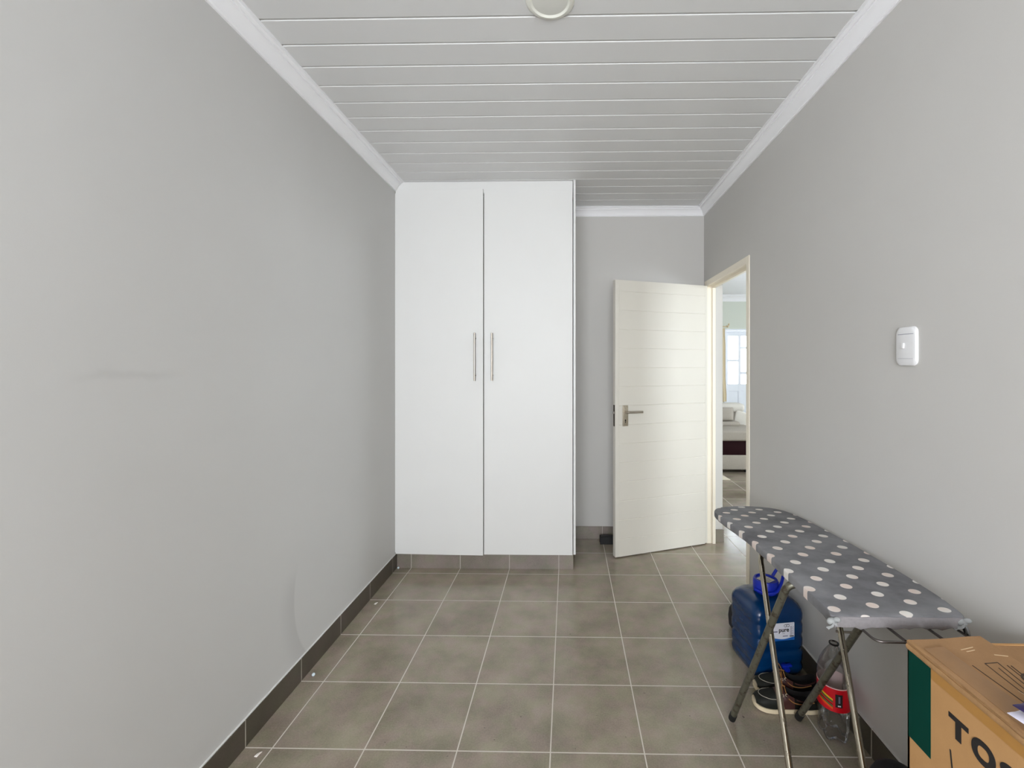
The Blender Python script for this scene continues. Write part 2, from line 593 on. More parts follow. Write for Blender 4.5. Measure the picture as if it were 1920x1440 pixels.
# lounge walls: unseen openings in side and near walls, added to light the lounge
b = MB()
b.box((LX, LY0, 0), (LX + 0.12, 4.45, H)).box((LX, 5.95, 0), (LX + 0.12, LY1, H)).box((LX, 4.45, 0), (LX + 0.12, 5.95, 0.9)).box((LX, 4.45, 2.2), (LX + 0.12, 5.95, H))
st(b, 'wall_lounge_side', M['wall_lounge'], 'pale green lounge wall with an opening added for light', 'wall')
b = MB()
b.box((XR2, LY0 - 0.12, 0), (2.6, LY0, H)).box((4.2, LY0 - 0.12, 0), (LX, LY0, H)).box((2.6, LY0 - 0.12, 0), (4.2, LY0, 0.9)).box((2.6, LY0 - 0.12, 2.2), (4.2, LY0, H))
st(b, 'wall_lounge_near', M['wall_lounge'], 'pale green near lounge wall with an opening added for light', 'wall')
DX0, DX1, DZ = 2.915, 3.80, 2.113
b = MB()
b.box((XR2, LY1, 0), (DX0, LY1 + 0.14, H)).box((DX1, LY1, 0), (LX + 0.12, LY1 + 0.14, H)).box((DX0, LY1, DZ), (DX1, LY1 + 0.14, H))
st(b, 'wall_lounge_far', M['wall_lounge'], 'pale green far wall of the lounge around the glazed door', 'wall')

# cornices
CP = [(0, -0.068), (0.007, -0.068), (0.007, -0.063), (0.011, -0.060), (0.014, -0.050), (0.019, -0.040), (0.026, -0.030), (0.034, -0.0225),
      (0.040, -0.0195), (0.040, -0.0125), (0.046, -0.0125), (0.050, -0.010), (0.0535, -0.0065), (0.0535, -0.003), (0.065, -0.003), (0.065, 0.0), (0, 0.0)]
st(MB().prism([(XL + p, H + z) for p, z in CP], 'y', YF, 3.112), 'trim_1', M['cornice'], 'white moulded cornice along the left wall', 'cornice', 25)
st(MB().prism([(XR - p, H + z) for p, z in CP], 'y', YF, YB), 'trim_2', M['cornice'], 'white moulded cornice along the right wall', 'cornice', 25)
st(MB().prism([(YB - p, H + z) for p, z in CP], 'x', 0.053, XR), 'trim_3', M['cornice'], 'white moulded cornice above the short wall behind the door', 'cornice', 25)
st(MB().prism([(LY1 - p * 1.5, H + z * 1.75) for p, z in CP], 'x', XR2, LX), 'trim_4', M['cornice'], 'white cornice on the far lounge wall', 'cornice', 25)

# tiled skirtings with a thin pale grout fillet on top
BH, BT = 0.103, 0.0085
def skirt(name, boxes, fillets, mat, label):
    b = MB()
    for lo, hi in boxes:
        b.box(lo, hi, 0.0012, 1)
    for lo, hi in fillets:
        b.box(lo, hi, 0, 1, None, 1)
    o = b.build(name, [mat, M['fillet']])
    tag(o, label, 'skirting', None, 'structure')
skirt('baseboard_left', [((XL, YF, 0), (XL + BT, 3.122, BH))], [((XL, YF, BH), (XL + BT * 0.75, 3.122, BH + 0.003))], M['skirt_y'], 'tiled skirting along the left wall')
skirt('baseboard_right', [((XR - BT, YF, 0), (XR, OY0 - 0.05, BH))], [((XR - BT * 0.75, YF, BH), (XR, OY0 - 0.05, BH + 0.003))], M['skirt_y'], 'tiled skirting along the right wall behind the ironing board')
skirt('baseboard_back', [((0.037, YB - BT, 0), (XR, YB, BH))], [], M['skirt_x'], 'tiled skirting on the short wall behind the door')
skirt('baseboard_doorway', [((1.192, OY1 - BT, 0), (XR2 + BT, OY1, BH))], [], M['skirt_x'], 'short piece of tiled skirting in the door reveal')

# steel door frame: jambs, head, flange on the room face, rebate stop
b = MB()
FX0, FX1 = XR - 0.006, 1.190
fl, cl0, cl1, ch = 0.045, OY0 + 0.035, OY1 - 0.033, OZ - 0.035
b.box((FX0, OY0 - 0.012, 0), (XR, cl0, ch + 0.047), 0.0025)
b.box((FX0, cl1, 0), (XR, OY1 + 0.012, ch + 0.047), 0.0025)
b.box((FX0, cl0 - 0.001, ch), (XR, cl1 + 0.001, ch + 0.047), 0.0025)
b.box((XR, OY0, 0), (FX1, cl0, OZ)).box((XR, cl1, 0), (FX1, OY1, OZ)).box((XR, cl0, ch), (FX1, cl1, OZ))
b.box((1.166, cl0, 0), (FX1, cl0 + 0.014, ch), 0.002).box((1.166, cl1 - 0.014, 0), (FX1, cl1, ch), 0.002).box((1.166, cl0, ch - 0.014), (FX1, cl1, ch), 0.002)
st(b, 'trim_5', M['frame_paint'], 'cream painted steel door frame around the doorway', 'door frame')

# ------------------------------------------------------------------ open bedroom door
hx, hy = 1.1215, 3.578
fx, fy = 0.3515, 3.3005
L = math.hypot(hx - fx, hy - fy)
ang = math.atan2(fy - hy, fx - hx)
door = empty('door_1', (hx, hy, 0), ang)
tag(door, 'open cream white door with horizontal plank grooves', 'door', None, 'structure')
# local: +x from hinge to free edge, visible face on +y side (towards the viewer)
T = 0.04
z0, z1 = 0.008, 2.082
gap = 0.143
prof = [(-T, z0), (0, z0)]
z = z0 + 0.13
while z < z1 - 0.03:
    prof += [(0, z - 0.003), (-0.0022, z - 0.0004), (-0.0022, z + 0.0004), (0, z + 0.003)]
    z += gap
prof += [(0, z1), (-T, z1)]
MB().prism(prof, 'x', 0.022, L - 0.030).build('door_leaf', M['door_paint'], door)
MB().box((L - 0.030, -T, z0), (L, 0.0006, z1), 0.0025).box((0.0, -T, z0 + 0.004), (0.022, 0.0004, z1), 0.002).build('edge_stile', M['door_paint'], door)
pl = MB().box((L - 0.105, 0, 0.985), (L - 0.058, 0.006, 1.142), 0.003).build('handle_plate', M['bronze'], door, 30)
MB().tube(arc_path([(L - 0.0815, 0.004, 1.092), (L - 0.0815, 0.050, 1.092), (L - 0.205, 0.048, 1.092)], 0.016), 0.0085, 14).build('lever_handle', M['steel'], pl, 40)
MB().box((L - 0.0845, 0.0055, 1.010), (L - 0.0785, 0.0066, 1.030)).lathe([(0.0055, 0), (0.0055, 0.0066)], 16, frame_mtx((L - 0.0815, 0, 1.030), (1, 0, 0), (0, 0, -1), (0, 1, 0))).build('keyhole', M['keyhole'], pl)
b = MB()
for sx in (-0.014, 0.014):
    for sz in (0.993, 1.133):
        b.sphere((L - 0.0815 + sx, 0.006, sz), 0.0035, None, 0, (1, 0.4, 1))
b.build('screw', M['steel'], pl, 30)
lk = MB().box((L - 0.001, -0.031, 0.985), (L + 0.0012, -0.009, 1.145), 0.0006, 1).build('lock_faceplate', M['lock_dark'], door)
lk['label'] = 'dark worn steel lock faceplate'
MB().box((L, -0.027, 1.078), (L + 0.008, -0.013, 1.096), 0.002).build('latch', M['steel'], lk)
for zz in (0.25, 1.85):
    MB().tube([(0.004, -T - 0.004, zz - 0.05), (0.004, -T - 0.004, zz + 0.05)], 0.006, 12).build('hinge', M['steel'], door, 40)

# doorstop-like black block on the floor behind the door
b = MB()
b.prism([(0.258, 3.560), (0.266, 3.585), (0.257, 3.612), (0.40, 3.612), (0.40, 3.560)], 'z', 0.0, 0.058)
b.box((0.27, 3.566, 0.058), (0.395, 3.606, 0.062), 0.001, 1)
tag(b.build('door_stop', M['black']), 'black block on the floor behind the open door', 'door stop')

# ------------------------------------------------------------------ wardrobe
wd = empty('wardrobe', (-0.59, 3.4, 0))
tag(wd, 'tall white two door built-in wardrobe reaching the ceiling', 'wardrobe')
wd_inv = Matrix.Translation((0.59, -3.4, 0))
WX0, WX1, DF = XL + 0.0095, 0.0365, 3.105
def wpart(mb, name, mat, parent=wd, smooth=0):
    mb.bm.transform(wd_inv)
    return mb.build(name, mat, parent, smooth)
b = MB()
b.box((WX0, DF + 0.020, 0.118), (WX0 + 0.016, YB - 0.004, H - 0.003)).box((WX0, YB - 0.012, 0.118), (WX1, YB - 0.004, H - 0.003))
b.box((WX0, DF + 0.020, 0.110), (WX1, YB - 0.004, 0.126)).box((WX0 + 0.016, DF + 0.022, 2.62), (WX1, YB - 0.012, 2.636))
b.box((-0.60, DF + 0.025, 0.126), (-0.584, YB - 0.012, 2.62))
wpart(b, 'carcass', M['edge_dark'])
wpart(MB().box((0.0365, 3.098, 0.114), (0.0525, YB - 0.0, H - 0.001), 0.0008, 1), 'side_panel', M['white_board'])
wpart(MB().box((XL + 0.0006, DF + 0.013, 2.66), (WX1 - 0.004, DF + 0.026, H - 0.001)), 'infill_panel', M['white_board'])
wpart(MB().box((XL + 0.0006, DF + 0.002, 0.118), (WX0 + 0.006, DF + 0.02, 2.66)), 'filler_strip', M['white_board'])
wpart(MB().box((WX0, 3.1225, 0.0), (0.0365, YB - 0.02, 0.110)), 'tiled_plinth', M['skirt_x'])
for (x0, x1, hxp, zt) in ((WX0 - 0.004, -0.5975, -0.6503, 2.683), (-0.5930, 0.0315, -0.5328, 2.679)):
    # the left door stands slightly ajar
    sw_ = Matrix.Translation((x0, DF, 0)) @ Matrix.Rotation(R(-1.5 if x0 < -1 else 0), 4, 'Z') @ Matrix.Translation((-x0, -DF, 0))
    db = MB().box((x0, DF, 0.107), (x1, DF + 0.016, zt), 0.0012, 2)
    db.bm.transform(sw_)
    d = wpart(db, 'door', M['white_board'])
    hb = MB()
    hb.tube([(hxp, DF - 0.034, 1.334), (hxp, DF - 0.034, 1.669)], 0.0062, 16)
    for zz in (1.372, 1.631):
        hb.tube([(hxp + 0.001, DF - 0.034, zz), (hxp + 0.001, DF, zz)], 0.0045, 12)
    hb.bm.transform(sw_)
    wpart(hb, 'handle', M['steel'], d, 40)

# ------------------------------------------------------------------ ceiling lamp and switch
lm = empty('ceiling_light', (-0.065, 1.571, H))
tag(lm, 'round flush white ceiling lamp, switched off', 'ceiling light')
MB().lathe([(0.060, -0.003), (0.066, -0.005), (0.0705, -0.0095), (0.076, -0.0090), (0.084, -0.0055), (0.0875, -0.003), (0.0885, 0.0), (0.060, 0.0)], 72).build('rim', M['lamp_rim'], lm, 50)
MB().lathe([(0.0665, -0.0035), (0.064, -0.0042), (0.03, -0.0045), (0.001, -0.0045)], 64).build('diffuser', M['diffuser'], lm, 60)

sw = empty('light_switch', (XR, 1.482, 1.507))
tag(sw, 'white light switch plate with one small toggle on the right wall', 'light switch')
# local coordinates: plate in y/z, sticking out towards -x; softly curved
def plate(y0, y1, za, zb, depth, rad, bulge):
    rings = []
    def outline(s, xo):
        pts = []
        r = rad * 1.0
        cy, cz = (y0 + y1) / 2, (za + zb) / 2
        hy_, hz_ = (y1 - y0) / 2 - (1 - s) * 0.012, (zb - za) / 2 - (1 - s) * 0.012
        for qx, qz, a0 in ((1, 1, 0), (-1, 1, 90), (-1, -1, 180), (1, -1, 270)):
            for k in range(9):
                a = R(a0 + k * 90 / 8)
                pts.append((-xo, cy + qx * (hy_ - r) + r * math.cos(a), cz + qz * (hz_ - r) + r * math.sin(a)))
        return pts
    return [outline(1, 0), outline(1, depth * 0.45), outline(0.8, depth * 0.8), outline(0.35, depth)]
MB().loft(plate(-0.0435, 0.0435, -0.065, 0.065, 0.011, 0.020, 0)).build('cover_plate', M['plastic_white'], sw, 35)
MB().box((-0.0118, -0.036, 0.0395), (-0.0105, 0.030, 0.0408)).build('cover_seam', M['grey_ink'], sw)
MB().box((-0.0116, -0.034, -0.0408), (-0.0105, 0.030, -0.0402)).build('cover_seam', M['grey_ink'], sw)
MB().box((-0.0165, 0.0005, -0.0085), (-0.0105, 0.0125, 0.0095), 0.0018, 2, Matrix.Rotation(R(7), 4, 'Y')).build('toggle', M['plastic_white'], sw, 30)

# ------------------------------------------------------------------ ironing board
ib = empty('ironing_board', (0.90, 1.6, 0))
tag(ib, 'ironing board with grey polka dot cover standing along the right wall', 'ironing board')
ib_inv = Matrix.Translation((-0.90, -1.6, 0))
KZ = -0.08
def bz(y): return 0.80 + KZ * (y - 1.15)
out2d = [(0.684, 1.148), (0.680, 1.160), (0.688, 1.20), (0.703, 1.39), (0.719, 1.60), (0.728, 1.84), (0.7255, 2.05), (0.726, 2.17), (0.735, 2.235), (0.772, 2.292), (0.835, 2.325),
         (0.925, 2.337), (1.005, 2.322), (1.060, 2.285), (1.092, 2.225), (1.103, 2.14), (1.106, 2.03), (1.104, 1.90), (1.098, 1.73), (1.088, 1.60),
         (1.075, 1.45), (1.060, 1.33), (1.047, 1.25), (1.026, 1.168), (1.012, 1.148)]
# resample the outline smoothly (Catmull-Rom, ends kept)
def smooth_outline(P, per=4):
    o = []
    n = len(P)
    for i in range(n - 1):
        p0, p1, p2, p3 = P[max(i - 1, 0)], P[i], P[i + 1], P[min(i + 2, n - 1)]
        for k in range(per):
            t = k / per
            o.append(tuple(0.5 * (2 * p1[a] + (p2[a] - p0[a]) * t + (2 * p0[a] - 5 * p1[a] + 4 * p2[a] - p3[a]) * t * t + (3 * p1[a] - p0[a] - 3 * p2[a] + p3[a]) * t ** 3) for a in (0, 1)))
    o.append(P[-1])
    return o
OL = smooth_outline(out2d)
cxy = (0.905, 1.75)
def ring(scale_in, dz):
    r = []
    for k, (x, y) in enumerate(OL):
        dx, dy = cxy[0] - x, cxy[1] - y
        d = math.hypot(dx, dy)
        r.append((x + dx / d * scale_in, y + dy / d * scale_in, bz(y) + dz + 0.0016 * math.sin(k * 1.7)*(1 if dz < -0.01 else 0)))
    return r
b = MB()
b.loft([ring(0.012, -0.027), ring(0.002, -0.027), ring(0.0, -0.022), ring(0.0, -0.006), ring(0.0025, -0.001), ring(0.007, 0.0)])
b.bm.transform(ib_inv)
b.build('cover', M['polka'], ib, 50)
# hem strip along the square end
b = MB()
n = 24
rr = []
for k in range(n + 1):
    x = 0.682 + (1.012 - 0.682) * k / n
    w = 0.0012 * math.sin(k * 2.1) + 0.001 * math.sin(k * 0.9)
    z_ = bz(1.148)
    rr.append([(x, 1.1465 + w, z_ - 0.001), (x, 1.1435 + w, z_ - 0.006), (x, 1.143 - w, z_ - 0.026 + w), (x, 1.147, z_ - 0.030 + w * 2), (x, 1.151, z_ - 0.020)])
b.loft(rr, True, True)
b.bm.transform(ib_inv)
b.build('hem', M['hem'], ib, 50)
b = MB()
b.loft([ring(0.02, -0.034), ring(0.016, -0.028)])
b.bm.transform(ib_inv)
b.build('board_base', M['wire'], ib)

def leg_frame(pts, rad, r, mat, name):
    b = MB()
    b.tube(arc_path(pts, rad), r, 16)
    b.bm.transform(ib_inv)
    o = b.build(name, mat, ib, 50)
    for p, q in ((pts[0], pts[1]), (pts[-1], pts[-2])):
        p, q = Vector(p), Vector(q)
        u = (q - p).normalized()
        b = MB()
        b.tube([p - u * 0.002, p + u * 0.030], r + 0.0018, 16)
        b.bm.transform(ib_inv)
        b.build('rubber_foot', M['black'] if mat is M['chrome'] else M['lining'], o, 50)
    return o
leg_frame([(0.613, 1.118, 0.012), (0.7465, 1.735, 0.712), (1.008, 1.735, 0.712), (0.809, 1.118, 0.012)], 0.035, 0.0100, M['chrome'], 'leg_frame')
leg_frame([(0.6645, 1.803, 0.013), (0.7125, 1.445, 0.736), (1.036, 1.445, 0.736), (0.9355, 1.812, 0.013)], 0.035, 0.0122, M['dull_tube'], 'leg_frame')
for p, q in (((0.690, 1.552, 0.516), (0.714, 1.560, 0.514)), ((0.935, 1.560, 0.514), (0.985, 1.553, 0.516))):
    b = MB().tube([p, q], 0.004, 10)
    b.bm.transform(ib_inv)
    b.build('pivot_pin', M['steel'], ib, 40)
# wire iron rest under the square end
b = MB()
zr = 0.766
b.tube(arc_path([(0.755, 1.32, zr - 0.005), (0.757, 1.098, zr), (1.000, 1.094, zr), (1.000, 1.32, zr - 0.005)], 0.022), 0.0033, 10)
for x in (0.826, 0.925):
    b.tube([(x, 1.32, zr - 0.004), (x, 1.096, zr + 0.003)], 0.0036, 10)
b.tube([(0.74, 1.315, zr - 0.004), (1.02, 1.315, zr - 0.004)], 0.0036, 10)
b.bm.transform(ib_inv)
b.build('iron_rest', M['wire'], ib, 50)
# pale fabric knots at both near corners
def knot(c, tail):
    b = MB()
    b.sphere((c[0], c[1], c[2]), 0.010, None, 0, (1.3, 0.8, 0.9))
    b.sphere((c[0] + 0.011, c[1] - 0.003, c[2] + 0.006), 0.008, None, 0, (1.2, 0.8, 0.8))
    for (dx, dz, ln, wd_) in tail:
        rings = []
        for k in range(6):
            t = k / 5
            w = wd_ * (0.4 + 0.6 * t)
            x, z_ = c[0] + dx * t * ln, c[2] + dz * t * ln
            yv = c[1] - 0.006 - 0.004 * math.sin(t * 5)
            px_, pz_ = -dz, dx
            rings.append([(x + px_ * w * s, yv + (0.004 if abs(s) < 0.3 else 0) - 0.0015 * o, z_ + pz_ * w * s) for s, o in ((-1, 0), (-0.2, 0), (0.2, 0), (1, 0), (1, 1), (0.2, 1), (-0.2, 1), (-1, 1))])
        b.loft(rings)
    b.bm.transform(ib_inv)
    o = b.build('fabric_knot', M['knot'], ib, 60)
    o['label'] = 'pale knotted cover fabric at the corner'
knot((0.677, 1.146, 0.788), [(-0.62, -0.78, 0.022, 0.005), (0.9, -0.3, 0.02, 0.008)])
knot((1.006, 1.146, 0.788), [(-0.8, -0.5, 0.028, 0.007), (0.22, -0.97, 0.050, 0.006), (0.36, -0.93, 0.045, 0.005)])
b = MB()
b.tube([(1.010, 1.150, 0.782), (1.014, 1.135, 0.745)], 0.004, 10)
b.bm.transform(ib_inv)
b.build('rod', M['black'], ib, 50)

# ------------------------------------------------------------------ cardboard box
bx = empty('cardboard_box', (0.94, 0.66, 0))
tag(bx, 'big brown cardboard box with green panel and black lettering', 'box')
bx_inv = Matrix.Translation((-0.94, -0.66, 0))
BX0, BX1, BY0, BY1, BZ = 0.777, 1.104, 0.28, 1.025, 0.811
def bpart(mb, name, mat, smooth=0, parent=None):
    mb.bm.transform(bx_inv)
    return mb.build(name, mat, parent or bx, smooth)
b = MB()
b.box((BX0, BY0, 0), (BX0 + 0.006, BY1, BZ)).box((BX1 - 0.006, BY0, 0), (BX1, BY1, BZ))
b.box((BX0, BY0, 0), (BX1, BY0 + 0.006, BZ)).box((BX0, BY1 - 0.006, 0), (BX1, BY1, BZ)).box((BX0, BY0, 0), (BX1, BY1, 0.006))
bpart(b, 'carton', M['card'])
# left flap slightly lifted towards the seam, wavy; right flap lower
XS = 0.940
def flap(xa, xb, za, zb, wob, name, mat):
    rings = []
    ny, nx = 26, 10
    for i in range(ny + 1):
        y = BY0 + (BY1 - BY0) * i / ny
        top, bot = [], []
        for k in range(nx + 1):
            t = k / nx
            x = xa + (xb - xa) * t
            z_ = za + (zb - za) * t + wob * math.sin(3.1 * t + y * 9) * math.sin(math.pi * min(1, t * 1.2)) + 0.5 * wob * math.sin(y * 23 + t * 4)
            top.append((x, y, z_ + 0.0055))
            bot.append((x, y, z_))
        rings.append(top + bot[::-1])
    o = bpart(MB().loft(rings), name, mat, 40)
    return o
flap(BX0 - 0.002, XS, BZ + 0.0005, BZ + 0.010, 0.0018, 'flap', M['card_top'])
flap(BX1, XS + 0.002, BZ - 0.004, BZ - 0.008, 0.0015, 'flap', M['card_top'])
# corrugated rim along the flap fold
rings = []
for i in range(40):
    y = BY0 + (BY1 - BY0) * i / 39
    w = 0.0012 * math.sin(i * 1.9) + 0.0008 * math.sin(i * 0.7)
    rings.append([(BX0 - 0.0028 + w * 0.4, y, BZ - 0.013), (BX0 - 0.0042 + w, y, BZ - 0.006), (BX0 - 0.002 + w, y, BZ - 0.0018), (BX0 + 0.0035, y, BZ - 0.0012), (BX0 + 0.0035, y, BZ + 0.0004), (BX0 - 0.0015 - w, y, BZ + 0.0010), (BX0 - 0.0030 - w, y, BZ + 0.0050 + w), (BX0 + 0.004, y, BZ + 0.0068), (BX0 + 0.006, y, BZ - 0.004)])
bpart(MB().loft(rings), 'folded_rim', M['card_edge'], 50)
# green printed panel, tape and lettering on the left face
fx_ = BX0 - 0.0007
gp = bpart(MB().box((fx_, 0.9605, 0.601), (BX0 + 0.001, 1.0215, 0.797)), 'green_panel', M['green'])
gp['label'] = 'dark green printed panel'
b = MB()
b.box((fx_ - 0.0004, BY0, BZ - 0.036), (BX0 + 0.001, 0.958, BZ - 0.010))
tp = bpart(b, 'packing_tape', M['tape'])
b = MB()
for i in range(12):
    y0_, y1_ = BY0 + 0.06 * i, min(BY0 + 0.06 * (i + 1), 0.99)
    rr = []
    for y in (y0_, y1_):
        rr.append([(x, y, BZ + 0.0062 + (x - BX0) / (XS - BX0) * 0.0095 + 0.0024 * math.sin(math.pi * (x - BX0) / 0.12) + hh) for x, hh in ((0.786, 0.0), (0.8, 0.0), (0.815, 0.0), (0.829, 0.0), (0.829, 0.0012), (0.815, 0.0012), (0.8, 0.0012), (0.786, 0.0012))])
    b.loft(rr)
bpart(b, 'packing_tape', M['tape_top'])
letters = []
def letter_mesh(ch, y_left, width, zb, height):
    me = text_part('printed_letter', ch, 1.0, M['ink'], bx, Matrix.Identity(4), 0.035, 0.0)
    xs = [v.co.x for v in me.vertices]; ys = [v.co.y for v in me.vertices]
    x0, x1, ya, yb = min(xs), max(xs), min(ys), max(ys)
    m = frame_mtx((BX0 - 0.0009, y_left, zb), (0, -1, 0), (0, 0, 1), (-1, 0, 0))
    m = Matrix.Translation((-0.94, -0.66, 0)) @ m @ Matrix.Diagonal((width / (x1 - x0), height / (yb - ya), 1, 1)) @ Matrix.Translation((-x0, -ya, 0))
    me.transform(m)
    me.materials.append(M['ink'])
    return me
def letter_strip(b, P, w, closed=False):
    # bold stroke of constant width w along a 2D polyline in unit letter space
    n = len(P)
    L_, R_ = [], []
    for i, p in enumerate(P):
        a_ = P[i - 1] if (i > 0 or closed) else P[i]
        c_ = P[(i + 1) % n] if (i < n - 1 or closed) else P[i]
        d = Vector((c_[0] - a_[0], c_[1] - a_[1])).normalized()
        L_.append((p[0] - d.y * w / 2, p[1] + d.x * w / 2)); R_.append((p[0] + d.y * w / 2, p[1] - d.x * w / 2))
    rr = [[(l[0], l[1], 0), (r[0], r[1], 0), (r[0], r[1], -0.03), (l[0], l[1], -0.03)] for l, r in zip(L_, R_)]
    if closed:
        rr.append(rr[0])
    b.loft(rr, True, not closed)
def glyph(ch):
    b = MB()
    w = 0.255
    if ch == 'T':
        b.box((0.0, 0.775, -0.03), (1.0, 1.0, 0)).box((0.5 - 0.145, 0.0, -0.03), (0.5 + 0.145, 0.79, 0))
    elif ch == 'O':
        P = []
        for k in range(40):
            a_ = 2 * math.pi * k / 40
            c, s_ = math.cos(a_), math.sin(a_)
            P.append((0.5 + 0.372 * math.copysign(abs(c) ** 0.86, c), 0.5 + 0.385 * math.copysign(abs(s_) ** 0.86, s_)))
        letter_strip(b, P, w, True)
    else:
        P = [(0.5 + 0.34 * math.cos(R(a_)), 0.715 + 0.170 * math.sin(R(a_))) for a_ in range(22, 181, 12)]
        P += [(0.17, 0.66), (0.22, 0.58), (0.34, 0.535), (0.5, 0.50), (0.66, 0.465), (0.78, 0.42), (0.83, 0.34)]
        P += [(0.5 + 0.34 * math.cos(R(a_)), 0.285 + 0.170 * math.sin(R(a_))) for a_ in range(-6, -161, -12)]
        letter_strip(b, P, w)
    return b
yl = 0.9155
for ch, w_ in (('T', 0.0445), ('O', 0.0485), ('S', 0.0410), ('H', 0.0420), ('I', 0.0120), ('B', 0.0400), ('A', 0.0460)):
    if ch in 'TOS':
        b = glyph(ch)
        b.bm.transform(Matrix.Translation((-0.94, -0.66, 0)) @ frame_mtx((BX0 - 0.0010, yl, 0.696), (0, -1, 0), (0, 0, 1), (-1, 0, 0)) @ Matrix.Diagonal((w_, 0.0435, 0.03, 1)))
        b.build('printed_letter', M['ink'], bx)
    else:
        me = letter_mesh(ch, yl, w_, 0.696, 0.0435)
        o = bpy.data.objects.new('printed_letter', me)
        COL.objects.link(o)
        o.parent = bx
    yl -= w_ + 0.0065
# small stroke of a printed drawing under the letters, and line art on the flap
b = MB()
b.loft([[(fx_, 0.9135, 0.664), (fx_, 0.9105, 0.664), (fx_ + 0.001, 0.9105, 0.664), (fx_ + 0.001, 0.9135, 0.664)],
        [(fx_, 0.905, 0.600), (fx_, 0.902, 0.600), (fx_ + 0.001, 0.902, 0.600), (fx_ + 0.001, 0.905, 0.600)]])
bpart(b, 'printed_mark', M['ink'])
def flap_z(x, y):
    t = (x - (BX0 - 0.002)) / (XS - BX0 + 0.002)
    return BZ + 0.0005 + 0.0095 * t + 0.0018 * math.sin(3.1 * t + y * 9) * math.sin(math.pi * min(1, t * 1.2)) + 0.0009 * math.sin(y * 23 + t * 4) + 0.0055
def flap_line(b, p, q, w=0.0016):
    p, q = Vector((*p, 0)), Vector((*q, 0))
    d = (q - p).normalized()
    s = Vector((-d.y, d.x, 0)) * (w / 2)
    rr = []
    n = max(2, int((q - p).length / 0.02))
    for k in range(n + 1):
        c = p.lerp(q, k / n)
        l_, r_ = c - s, c + s
        zl, zr_ = flap_z(l_.x, l_.y), flap_z(r_.x, r_.y)
        rr.append([(l_.x, l_.y, zl - 0.0002), (r_.x, r_.y, zr_ - 0.0002), (r_.x, r_.y, zr_ + 0.0007), (l_.x, l_.y, zl + 0.0007)])
    b.loft(rr)
b = MB()
LINES = [((0.872, 0.940), (0.898, 0.940)), ((0.898, 0.940), (0.870, 0.700)), ((0.872, 0.940), (0.842, 0.640)), ((0.842, 0.935), (0.838, 0.62)),
         ((0.886, 0.925), (0.868, 0.80)), ((0.908, 0.930), (0.884, 0.70)), ((0.914, 0.928), (0.890, 0.70)),
         ((0.930, 0.900), (0.925, 0.84)), ((0.880, 0.780), (0.902, 0.800)), ((0.858, 0.795), (0.880, 0.775)), ((0.904, 0.785), (0.880, 0.745)), ((0.842, 0.735), (0.874, 0.735))]
for p, q in LINES:
    flap_line(b, p, q)
# round stacked-S style emblem: ring with two hooked strokes
ec, er = (0.918, 0.887), 0.0165
prev = None
for k in range(28):
    a0, a1 = 2 * math.pi * k / 28, 2 * math.pi * (k + 1) / 28
    flap_line(b, (ec[0] + er * math.cos(a0), ec[1] + er * math.sin(a0)), (ec[0] + er * math.cos(a1), ec[1] + er * math.sin(a1)), 0.0042)
sp = [(-0.0085, 0.005), (-0.004, 0.0095), (0.004, 0.008), (0.003, 0.002), (-0.003, -0.002), (-0.004, -0.008), (0.004, -0.0095), (0.0085, -0.005)]
for p, q in zip(sp, sp[1:]):
    flap_line(b, (ec[0] + p[0], ec[1] + p[1]), (ec[0] + q[0], ec[1] + q[1]), 0.0036)
bpart(b, 'printed_mark', M['ink_soft'])
for p, q in (((0.862, 0.985), (0.892, 0.990)), ((0.868, 0.978), (0.888, 0.981)), ((0.912, 0.962), (0.934, 0.955)), ((0.86, 0.86), (0.864, 0.84)), ((0.93, 0.82), (0.928, 0.79))):
    b = MB()
    flap_line(b, p, q, 0.0017)
    bpart(b, 'torn_patch', M['tear'])

# soft plastic packet lying on the box
pk = empty('plastic_packet', (0.845, 0.715, BZ + 0.027), R(12))
tag(pk, 'white and dark violet plastic packet lying on the cardboard box', 'packet')
def pillow(b, hx_, hy_, hz_, mi=0, dz=0.0, nx=14, ny=14):
    rings = []
    for i in range(ny + 1):
        v = -1 + 2 * i / ny
        rowt, rowb = [], []
        for k in range(nx + 1):
            u = -1 + 2 * k / nx
            h_ = hz_ * ((1 - u ** 4) * (1 - v ** 4)) ** 0.5 + 0.0006
            wr = 0.0018 * math.sin(u * 9 + v * 5) * (1 - u * u)
            rowt.append((u * hx_, v * hy_, dz + h_ + wr))
            rowb.append((u * hx_, v * hy_, dz - h_ * 0.75))
        rings.append(rowt + rowb[::-1])
    b.loft(rings)
b = MB(); pillow(b, 0.062, 0.085, 0.010); b.build('white_wrap', M['film_white'], pk, 50)
b = MB(); pillow(b, 0.058, 0.080, 0.010, 0, 0.017); b.build('violet_wrap', M['purple'], pk, 50)

